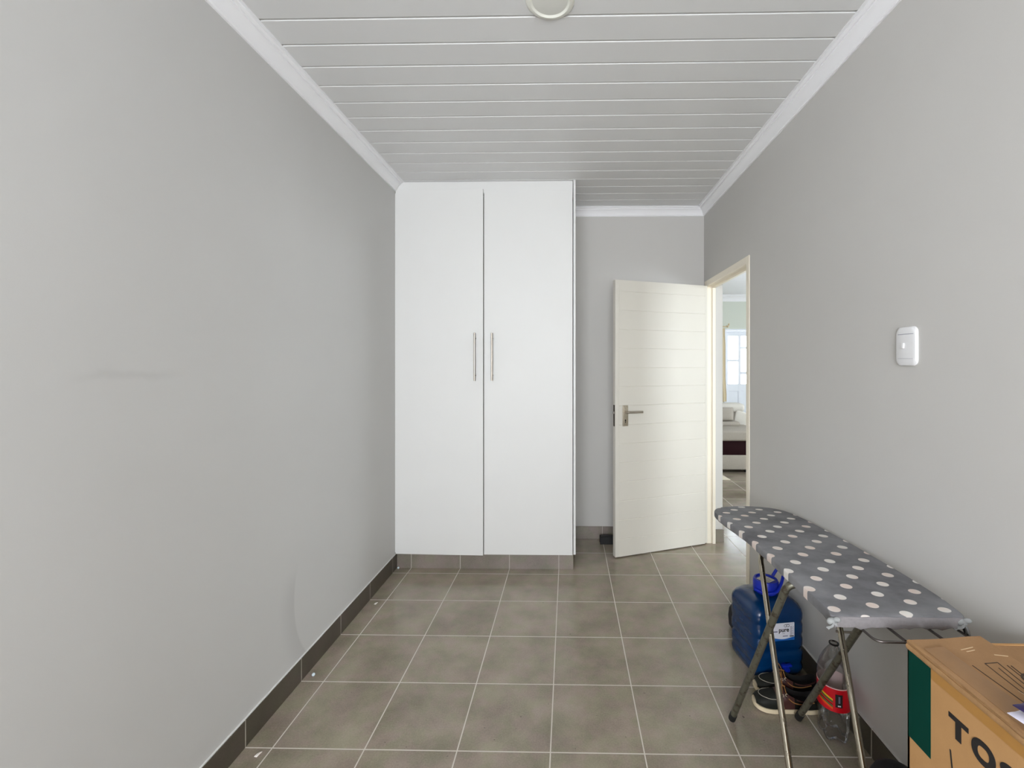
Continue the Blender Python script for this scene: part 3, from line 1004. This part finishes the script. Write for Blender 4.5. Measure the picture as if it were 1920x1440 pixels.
# ------------------------------------------------------------------ blue water container
jug = empty('water_container', (0.962, 2.169, 0), R(8.5))
tag(jug, 'blue plastic water container with white label and cap on the floor', 'water container')
HX, HY, HT = 0.1255, 0.1195, 0.345
def sq(hx_, hy_, r, z_, seg=7):
    pts = []
    for qx, qy, a0 in ((1, 1, 0), (-1, 1, 90), (-1, -1, 180), (1, -1, 270)):
        for k in range(seg):
            a = R(a0 + 90 * k / (seg - 1))
            pts.append((qx * (hx_ - r) + r * math.cos(a), qy * (hy_ - r) + r * math.sin(a), z_))
    return pts
rings = [sq(HX - 0.030, HY - 0.030, 0.02, 0.0), sq(HX - 0.014, HY - 0.014, 0.03, 0.003), sq(HX - 0.004, HY - 0.004, 0.034, 0.016), sq(HX, HY, 0.036, 0.034)]
for k in range(1, 25):
    z_ = 0.034 + (0.285 - 0.034) * k / 24
    rib = 0.0022 * (1 if (k % 6 in (2, 3)) else 0) + (0.004 if 8 <= k <= 9 else 0)
    rings.append(sq(HX - rib, HY - rib, 0.036, z_))
rings += [sq(HX - 0.002, HY - 0.002, 0.04, 0.300), sq(HX - 0.010, HY - 0.010, 0.045, 0.318), sq(HX - 0.024, HY - 0.024, 0.05, 0.332), sq(HX - 0.046, HY - 0.046, 0.05, 0.341), sq(0.052, 0.052, 0.05, 0.345)]
MB().loft(rings).build('body', M['jug'], jug, 40)
MB().lathe([(0.050, 0.343), (0.050, 0.352), (0.056, 0.353), (0.056, 0.360)], 40).build('neck', M['cap_blue'], jug, 40)
cap = MB().lathe([(0.054, 0.358), (0.0575, 0.360), (0.0575, 0.398), (0.053, 0.406), (0.046, 0.407), (0.045, 0.401), (0.001, 0.401)], 48).build('cap', M['cap_blue'], jug, 40)
cl_ = MB().box((-0.030, -0.030, 0.4005), (0.030, 0.030, 0.4028), 0.001, 1, Matrix.Rotation(R(25), 4, 'Z')).build('cap_sticker', M['paper_cream'], cap)
b = MB()
for k in range(6):
    b.box((-0.024, 0.022 - k * 0.009, 0.4028), (0.020 - 0.004 * (k % 3), 0.0240 - k * 0.009, 0.4031), 0, 1, Matrix.Rotation(R(25), 4, 'Z'))
b.build('sticker_print', M['grey_ink'], cap)
# carry handle band rising to the right
pts = arc_path([(-0.062, -0.01, 0.362), (-0.040, -0.056, 0.362), (0.010, -0.068, 0.366), (0.055, -0.040, 0.395), (0.100, 0.000, 0.440), (0.128, 0.022, 0.462),
                (0.104, 0.046, 0.446), (0.062, 0.040, 0.395)], [0.02, 0.02, 0.02, 0.02, 0.012, 0.012])
MB().tube(pts, 0.0075, 10).build('carry_handle', M['cap_blue'], jug, 60)
# label on the front face (local -y)
lb = MB().box((-0.050, -HY - 0.0012, 0.176), (0.066, -HY + 0.004, 0.256), 0.0004, 1).build('label', M['paper'], jug)
ly = -HY - 0.0013
b = MB()
pr = [(-0.050, 0.1765)]
for k in range(17):
    t = k / 16
    pr.append((-0.050 + 0.116 * (1 - t), 0.190 + 0.004 * math.sin(t * 6.0 + 0.6) if False else 0.188 + 0.0045 * math.sin((1 - t) * 5.2 + 2.2)))
pr = [(-0.050, 0.1765), (0.066, 0.1765)] + [(-0.050 + 0.116 * (1 - k / 16), 0.1875 + 0.0045 * math.cos((1 - k / 16) * 5.6 + 0.2)) for k in range(17)]
b.prism(pr, 'y', ly - 0.0006, ly + 0.0006)
b.build('label_wave', M['label_blue'], lb)
me = text_part('label_text', 'pure', 0.0275, M['ink'], lb, frame_mtx((-0.0125, ly - 0.0003, 0.2165), (1, 0, 0), (0, 0, 1), (0, -1, 0)), 0.0007)
me.materials.append(M['ink'])
o = bpy.data.objects.new('label_text', me); COL.objects.link(o); o.parent = lb
b = MB()
for cx_ in (0.0205, 0.0335):
    b.tube([(cx_ + 0.0066 * math.cos(2 * math.pi * k / 24), ly - 0.0003, 0.2435 + 0.0055 * math.sin(2 * math.pi * k / 24)) for k in range(24)], 0.0009, 6, closed=True)
b.build('label_emblem', M['ink'], lb)
b = MB()
for k in range(11):
    b.box((0.045, ly - 0.0004, 0.2005 + k * 0.0038), (0.0525 + 0.002 * (k % 3), ly + 0.0006, 0.2021 + k * 0.0038))
for k in range(9):
    b.box((0.0585, ly - 0.0004, 0.2015 + k * 0.0047), (0.0605 + 0.0012 * (k % 2), ly + 0.0006, 0.2045 + k * 0.0047))
b.box((0.022, ly - 0.0004, 0.2495), (0.062, ly + 0.0006, 0.2508)).box((0.008, ly - 0.0004, 0.1948), (0.033, ly + 0.0006, 0.1985)).box((0.005, ly - 0.0004, 0.2075), (0.018, ly + 0.0006, 0.2088))
b.box((-0.046, ly - 0.0004, 0.2165), (-0.018, ly + 0.0006, 0.2215))
tag(b.build('small_print', M['grey_ink'], lb), kind='stuff')
b = MB()
for k in range(11):
    b.box((0.0425 + k * 0.0019, ly - 0.0004, 0.192), (0.0436 + k * 0.0019 + 0.0004 * (k % 2), ly + 0.0006, 0.1978))
b.build('barcode', M['ink'], lb)
# tap
b = MB()
b.tube([(0.012, -HY + 0.004, 0.062), (0.012, -HY - 0.030, 0.058)], 0.013, 18)
b.tube([(0.012, -HY - 0.022, 0.06), (0.012, -HY - 0.022, 0.034)], 0.009, 16)
b.box((-0.012, -HY - 0.032, 0.071), (0.036, -HY - 0.014, 0.081), 0.004)
b.build('tap', M['cap_blue'], jug, 40)

# something black peeping out behind the container
b = MB()
b.loft([sq(0.05, 0.03, 0.02, 0.0), sq(0.062, 0.04, 0.03, 0.02), sq(0.066, 0.042, 0.034, 0.07), sq(0.062, 0.038, 0.034, 0.11), sq(0.048, 0.026, 0.024, 0.135), sq(0.02, 0.01, 0.009, 0.145)], True, True,
       Matrix.Translation((0.947, 2.435, 0)) @ Matrix.Rotation(R(-14), 4, 'X') if False else Matrix.Translation((0.947, 2.435, 0)))
tag(b.build('black_bag', M['black_fabric'], None, 60), 'small black bag peeping out behind the blue water container', 'bag')
b = MB()
prof = [(0.068, 0.0), (0.078, 0.01), (0.080, 0.06), (0.079, 0.13), (0.073, 0.175), (0.060, 0.203), (0.040, 0.217), (0.015, 0.222), (0.001, 0.223)]
b.lathe([(r_, z_ * 0.87) for r_, z_ in prof], 40, Matrix.Translation((1.020, 1.385, 0)))
tag(b.build('black_bag', M['black_fabric'], None, 60), 'round topped black bag at the bottom edge beside the cardboard box', 'bag')

# ------------------------------------------------------------------ clear bottle
bo = empty('plastic_bottle', (1.040, 1.748, 0))
tag(bo, 'clear open plastic bottle with red label beside the shoes', 'bottle')
prof = [(0.030, 0.0035), (0.040, 0.0), (0.050, 0.004), (0.0555, 0.018), (0.056, 0.040), (0.0525, 0.062), (0.0525, 0.075), (0.0565, 0.095), (0.0575, 0.110), (0.0575, 0.222), (0.0585, 0.236),
        (0.0570, 0.258), (0.050, 0.285), (0.038, 0.312), (0.026, 0.332), (0.0165, 0.345), (0.0135, 0.350), (0.0135, 0.360)]
seg = 60
rings = []
for r_, z_ in prof:
    rr = []
    for k in range(seg):
        a = 2 * math.pi * k / seg
        lobe = max(0.0, 1 - z_ / 0.06)
        m_ = 1 - 0.16 * lobe * (0.5 - 0.5 * math.cos(5 * a))
        zz = z_ + 0.010 * lobe * (0.5 - 0.5 * math.cos(5 * a))
        rr.append((r_ * m_ * math.cos(a), r_ * m_ * math.sin(a), zz))
    rings.append(rr)
b = MB(); b.loft(rings, True, False)
t = bmesh.new()
b.build('bottle_body', M['pet'], bo, 60)
MB().lathe([(0.0140, 0.3535), (0.0172, 0.3535), (0.0178, 0.3565), (0.0172, 0.3595), (0.0140, 0.3595), (0.0140, 0.3535)], 36, caps=False).build('neck_ring', M['black'], bo, 50)
b = MB()
b.lathe([(0.0584, 0.126), (0.0584, 0.216)], 60, None, 0, False)
b.lathe([(0.0578, 0.216), (0.0578, 0.126)], 60, None, 1, False)
for zz in (0.126, 0.216):
    b.lathe([(0.0584, zz), (0.0578, zz)], 60, None, 1, False)
lab = b.build('bottle_label', [M['red'], M['pink']], bo, 60)
def patch(a0, a1, zlo, zhi, r_, mat, name, n=14):
    rr = []
    for k in range(n + 1):
        a = R(a0 + (a1 - a0) * k / n)
        c, s = math.cos(a), math.sin(a)
        t_ = k / n
        rr.append([(r_ * c, r_ * s, zlo(t_)), (r_ * c, r_ * s, zhi(t_)), ((r_ - 0.0004) * c, (r_ - 0.0004) * s, zhi(t_)), ((r_ - 0.0004) * c, (r_ - 0.0004) * s, zlo(t_))])
    return MB().loft(rr).build(name, mat, lab, 30)
for i, (mat, w_) in enumerate((('wave_yellow', 0.0048), ('wave_green', 0.0058), ('ink', 0.0030), ('wave_green', 0.0058), ('wave_orange', 0.0095))):
    base = 0.186 - i * 0.0085
    patch(-186, -124, lambda t, base=base: base - 0.018 * t ** 1.5, lambda t, base=base, w_=w_: base + w_ - 0.018 * t ** 1.5, 0.0590, M[mat], 'label_stripe')
patch(-116, -92, lambda t: 0.146, lambda t: 0.195, 0.0590, M['ink'], 'label_badge', 6)
patch(-108, -98, lambda t: 0.150, lambda t: 0.155, 0.0594, M['paper'], 'label_badge_print', 4)
patch(-106, -100, lambda t: 0.163, lambda t: 0.188, 0.0594, M['grey_ink'], 'label_badge_print', 4)
patch(-220, -20, lambda t: 0.2125, lambda t: 0.2155, 0.0589, M['pink'], 'label_band', 30)

# ------------------------------------------------------------------ boat shoes
def boat_shoe(heel, toe, label, mirror):
    heel, toe = Vector((*heel, 0)), Vector((*toe, 0))
    d = toe - heel
    root = empty('boat_shoe', heel, math.atan2(d.y, d.x))
    tag(root, label, 'shoe', 'pair of boat shoes under the ironing board')
    Ls = d.length
    W = [(0.0, 0.012), (0.02, 0.028), (0.06, 0.034), (0.11, 0.034), (0.16, 0.037), (0.20, 0.0415), (0.235, 0.040), (0.255, 0.034), (0.268, 0.024), (0.275, 0.010)]
    def hw(x):
        x = x * 0.275 / Ls
        for (a, wa), (c, wc) in zip(W, W[1:]):
            if a <= x <= c:
                t = (x - a) / (c - a)
                t = t * t * (3 - 2 * t) if False else t
                return wa + (wc - wa) * t
        return 0.008
    N_ = 30
    rings = []
    for i in range(N_ + 1):
        x = Ls * i / N_
        xx = 0.0015 + (Ls - 0.003) * i / N_
        w = hw(xx) + 0.003
        lift = 0.010 * max(0, (i / N_ - 0.75) / 0.25) ** 2
        rings.append([(x, -w, lift + 0.002), (x, -w, lift + 0.018), (x, w, lift + 0.018), (x, w, lift + 0.002), (x, w - 0.004, lift), (x, -w + 0.004, lift)])
    MB().loft(rings).build('sole', M['sole'], root, 40)
    # upper: profiles across the foot, open from the heel to the tongue
    K = 16
    rings = []
    op = 0.56
    for i in range(N_ + 1):
        t = i / N_
        x = 0.004 + (Ls - 0.010) * t
        w = hw(x)
        lift = 0.010 * max(0, (t - 0.75) / 0.25) ** 2
        if t < op:
            side = 0.070 - 0.022 * math.sin(math.pi * min(1, t / op)) + 0.012 * (t / op) ** 3
            if t < 0.03: side = 0.066
        else:
            q = (t - op) / (1 - op)
            side = 0.082 * (1 - q) ** 0.75 + 0.034 * q if q < 1 else 0.03
        row = []
        for k in range(K + 1):
            u = -1 + 2 * k / K
            a = abs(u)
            if t < op - 0.001:
                if a > 0.62:
                    s = (1 - a) / 0.38
                    row.append((x, math.copysign(w * (1 - 0.16 * s), u), 0.019 + (side - 0.019) * math.sin(s * math.pi / 2)))
                elif a > 0.5:
                    row.append((x, math.copysign(w * 0.78, u), side - 0.002))
                else:
                    row.append((x, u / 0.5 * w * 0.74, 0.030))
            else:
                ang_ = u * math.pi / 2
                row.append((x, w * math.sin(ang_) ** 1 if False else w * math.copysign(abs(math.sin(ang_)) ** 0.9, u), 0.019 + lift + (side - 0.019) * max(0.0, math.cos(ang_)) ** 0.75))
        rings.append(row)
    def mf(i, j):
        t = i / N_
        u = abs(-1 + 2 * (j + 0.5) / K)
        if t < op - 0.02 and u < 0.6: return 2
        if 0.40 < t < 0.68 and u < 0.97: return 1
        if t < 0.40 and u < 0.72: return 1
        return 0
    MB().loft(rings, False, False, None, 0, mf).build('upper', [M['leather_black'], M['leather_brown'], M['lining']], root, 45)
    # moccasin stitch around the toe
    pts = []
    for k in range(25):
        a = R(-90 + 180 * k / 24)
        px_ = Ls * 0.70 + 0.060 * math.cos(a)
        py_ = 0.034 * math.sin(a)
        w = hw(min(px_, Ls - 0.01))
        t = (px_ - 0.004) / (Ls - 0.010)
        q = (t - op) / (1 - op)
        side = 0.082 * (1 - q) ** 0.75 + 0.034 * q
        lift = 0.010 * max(0, (t - 0.75) / 0.25) ** 2
        u = min(0.97, abs(py_) / w)
        ang_ = math.asin(min(1, u ** (1 / 0.9)))
        pts.append((px_, py_, 0.0205 + lift + (side - 0.019) * math.cos(ang_) ** 0.75))
    MB().tube(pts, 0.0011, 6).build('moc_stitch', M['stitch'], root, 60)
    # laces: bow over the tongue, two hanging ends and the rawhide along the side
    sgn = -1 if mirror else 1
    b = MB()
    def lace(P, r_=0.0019):
        P = [Vector(p) for p in P]
        pp = []
        n = len(P)
        for i in range(n - 1):
            p0, p1, p2, p3 = P[max(i - 1, 0)], P[i], P[i + 1], P[min(i + 2, n - 1)]
            for k in range(5):
                t = k / 5
                pp.append(0.5 * (2 * p1 + (p2 - p0) * t + (2 * p0 - 5 * p1 + 4 * p2 - p3) * t * t + (3 * p1 - p0 - 3 * p2 + p3) * t ** 3))
        pp.append(P[-1])
        b.tube(pp, r_, 8)
    e1 = [(Ls * 0.60, s * 0.026, 0.068) for s in (1, -1)]
    e2 = [(Ls * 0.54, s * 0.027, 0.071) for s in (1, -1)]
    lace([e1[0], (Ls * 0.60, 0, 0.084), e1[1]])
    lace([e2[0], (Ls * 0.55, 0.004, 0.092), e2[1]])
    lace([(Ls * 0.57, 0, 0.088), (Ls * 0.60, 0.018, 0.104), (Ls * 0.565, 0.024, 0.106), (Ls * 0.555, 0.0, 0.090)])
    lace([(Ls * 0.57, 0, 0.088), (Ls * 0.62, -0.016, 0.100), (Ls * 0.575, -0.026, 0.104), (Ls * 0.555, 0.0, 0.090)])
    lace([(Ls * 0.575, 0.004, 0.088), (Ls * 0.61, 0.030, 0.070), (Ls * 0.615, 0.042, 0.045), (Ls * 0.60, 0.050, 0.027)])
    lace([(Ls * 0.52, 0.032, 0.060), (Ls * 0.44, 0.0365, 0.046), (Ls * 0.30, 0.0365, 0.042), (Ls * 0.15, 0.034, 0.050)])
    b.build('lace', M['lace'], root, 60)
    for (ex, ey, ez) in (e1[0], e2[0], e1[1], e2[1]):
        s = 1 if ey > 0 else -1
        MB().tube([(ex + 0.0046 * math.cos(2 * math.pi * k / 14), ey + s * (0.001 - 0.002 * math.sin(2 * math.pi * k / 14)), ez + 0.0043 * math.sin(2 * math.pi * k / 14)) for k in range(14)], 0.0016, 6, closed=True).build('eyelet', M['eyelet'], root, 60)
    return root
boat_shoe((1.060, 1.872), (0.785, 1.890), 'dark boat shoe nearer the viewer, in front of its twin', False)
boat_shoe((1.100, 1.972), (0.828, 1.982), 'dark boat shoe standing right against the blue water container', True)

# ------------------------------------------------------------------ tiny things on the floor by the left skirting
tag(MB().sphere((-1.183, 2.030, 0.0075), 0.0075).build('glass_bead', M['bead'], None, 60), 'small pale bead on the floor tile by the left skirting', 'bead')
tag(MB().sphere((-1.2035, 3.108, 0.0075), 0.0075).build('glass_bead', M['bead'], None, 60), 'small pale bead in the corner at the foot of the wardrobe', 'bead')
for (x, y, lab_) in ((-1.165, 2.655, 'white paper scrap on the floor near the wardrobe'), (-1.151, 1.618, 'white paper scrap on the floor at the bottom edge of the photo')):
    b = MB()
    b.loft([[(x - 0.008, y - 0.010, 0.0), (x + 0.004, y - 0.012, 0.0), (x + 0.003, y - 0.009, 0.004), (x - 0.006, y - 0.008, 0.003)],
            [(x - 0.006, y, 0.0), (x + 0.006, y + 0.001, 0.0), (x + 0.006, y, 0.006), (x - 0.004, y, 0.003)],
            [(x - 0.002, y + 0.010, 0.0), (x + 0.009, y + 0.012, 0.0), (x + 0.008, y + 0.010, 0.003), (x, y + 0.009, 0.002)]])
    tag(b.build('paper_scrap', M['scrap']), lab_, 'paper scrap')

# ------------------------------------------------------------------ lounge seen through the doorway
# glazed white door in the far wall
gd = empty('door_2', (DX0, LY1, 0))
tag(gd, 'white glazed door with small panes at the far end of the lounge', 'door', None, 'structure')
cols = [(2.994, 3.182, [(1.546, 1.984), (1.0876, 1.506)]), (3.231, 3.419, [(1.784, 1.984), (1.3166, 1.745), (1.0876, 1.267)]), (3.468, 3.656, [(1.546, 1.984), (1.0876, 1.506)])]
b = MB()
inv = Matrix.Translation((-DX0, -LY1, 0))
Y0, Y1 = LY1 + 0.02, LY1 + 0.06
b.box((DX0, LY1 - 0.015, 0), (DX0 + 0.03, LY1 + 0.10, DZ)).box((DX1 - 0.03, LY1 - 0.015, 0), (DX1, LY1 + 0.10, DZ)).box((DX0, LY1 - 0.02, DZ - 0.030), (DX1, LY1 + 0.10, DZ), 0.003)
b.bm.transform(inv)
b.build('door_frame', M['white_paint'], gd)
b = MB()
xs = [DX0 + 0.034] + [v for c in cols for v in c[:2]] + [DX1 - 0.034]
for x0, x1 in zip(xs[0::2], xs[1::2]):
    b.box((x0, Y0, 0.006), (x1, Y1, DZ - 0.034), 0.003)
for x0, x1, panes in cols:
    zz = [0.955] + sorted(v for p in panes for v in p) + [DZ - 0.034]
    for za, zb in zip(zz[0::2], zz[1::2]):
        b.box((x0 - 0.004, Y0 + 0.001, za), (x1 + 0.004, Y1 - 0.001, zb), 0.003)
b.box((DX0 + 0.05, Y0 + 0.012, 0.1), (DX1 - 0.05, Y1 - 0.012, 0.957)).box((DX0 + 0.036, Y0 + 0.001, 0.006), (DX1 - 0.036, Y1 - 0.001, 0.16))
b.bm.transform(inv)
lf = b.build('door_leaf', M['white_paint'], gd)
for x0, x1, panes in cols:
    for za, zb in panes:
        b = MB().box((x0 - 0.003, LY1 + 0.038, za - 0.003), (x1 + 0.003, LY1 + 0.042, zb + 0.003))
        b.bm.transform(inv)
        b.build('pane', M['glass'], lf)

# curtain beside the glazed door
cu = empty('curtain', (2.85, 8.2, 0))
tag(cu, 'tan curtain hanging beside the glazed lounge door', 'curtain')
rings = []
for z_ in [0.765, 0.9, 1.2, 1.5, 1.8, 2.0, 2.12]:
    row = []
    wide = 0.085 * (1.0 if z_ < 2.0 else 0.9)
    for k in range(41):
        u = k / 40
        row.append((-0.45 + (0.45 + wide - 0.03 + 0.02 * (z_ < 1.0)) * u, 0.022 * math.sin(u * 34), z_))
    for k in range(41):
        u = 1 - k / 40
        row.append((-0.45 + (0.45 + wide - 0.03 + 0.02 * (z_ < 1.0)) * u, 0.022 * math.sin(u * 34) + 0.005, z_))
    rings.append(row)
MB().loft(rings).build('drape', M['curtain'], cu, 60)
b = MB()
b.tube([(-0.5, 0, 2.15), (0.075, 0, 2.15)], 0.011, 12)
b.sphere((0.09, 0, 2.155), 0.024).sphere((0.115, 0, 2.19), 0.014, None, 0, (1, 1, 1.6))
b.tube([(0.0, 0.0, 2.15), (0.0, 0.098, 2.15)], 0.007, 10)
b.build('curtain_rod', M['curtain'], cu, 50)

# corner sofa
so = empty('sofa', (2.25, 6.5, 0))
tag(so, 'beige fabric sofa with a dark maroon band in the lounge', 'sofa')
so_inv = Matrix.Translation((-2.25, -6.5, 0))
def spart(mb, name, mat, smooth=40):
    mb.bm.transform(so_inv)
    return mb.build(name, mat, so, smooth)
SX0, SX1 = 1.42, 2.62
spart(MB().box((SX0, 5.95, 0.040), (SX1, 6.95, 0.236), 0.012, 3), 'base', M['sofa'])
spart(MB().box((SX0 + 0.01, 5.965, 0.230), (SX1 - 0.01, 6.94, 0.430), 0.006, 2), 'band', M['maroon'])
spart(MB().box((SX0, 5.935, 0.425), (SX1, 6.60, 0.562), 0.030, 5), 'seat_cushion', M['sofa'])
spart(MB().box((SX0, 6.42, 0.555), (2.490, 6.60, 0.618), 0.028, 5), 'bolster', M['sofa'])
# low side back that drops to the right, and the high back with its padded head roll
b = MB()
prof = [(2.46, 0.50), (2.505, 0.735), (2.53, 0.762), (2.58, 0.760), (2.72, 0.700), (2.95, 0.640), (3.02, 0.60), (3.03, 0.50)]
b.prism(prof, 'y', 6.66, 6.90)
bmesh.ops.bevel(b.bm, geom=list(b.bm.edges), offset=0.02, segments=3, profile=0.5, affect='EDGES')
spart(b, 'side_back', M['sofa_light'])
spart(MB().box((SX0, 6.68, 0.50), (2.51, 6.94, 0.80), 0.03, 4), 'backrest', M['sofa'])
spart(MB().box((SX0, 6.66, 0.735), (2.655, 6.95, 0.862), 0.052, 6), 'headrest', M['sofa_light'])
spart(MB().box((2.60, 6.2, 0.040), (3.1, 6.95, 0.50), 0.03, 4), 'side_unit', M['sofa'])
for x, y in ((1.48, 6.0), (2.40, 6.0), (1.48, 6.88), (3.02, 6.88)):
    b = MB()
    b.lathe([(0.020, 0.0), (0.026, 0.042)], 16, Matrix.Translation((x, y, 0)))
    spart(b, 'leg', M['black'])
tp_ = empty('throw_cushion', (2.245, 6.535, 0.6195))
tp_.rotation_euler = (R(-6), 0, 0)
tag(tp_, 'pale square cushion leaning on the lounge sofa back', 'cushion')
b = MB()
rings = []
for i in range(15):
    v = -1 + 2 * i / 14
    row, rowb = [], []
    for k in range(15):
        u = -1 + 2 * k / 14
        h_ = 0.055 * ((1 - u ** 4) * (1 - v ** 4)) ** 0.5 + 0.003
        row.append((u * 0.185, -h_, 0.10 + v * 0.10))
        rowb.append((u * 0.185, h_, 0.10 + v * 0.10))
    rings.append(row + rowb[::-1])
b.loft(rings)
b.build('cushion_cover', M['sofa'], tp_, 50)
rg = MB().prism([(1.30, 5.68), (2.030, 5.56), (2.035, 5.575), (2.01, 5.80), (1.30, 5.90)], 'z', 0.0, 0.008).build('rug', M['rug'])
tag(rg, 'corner of a pale rug on the lounge floor', 'rug')
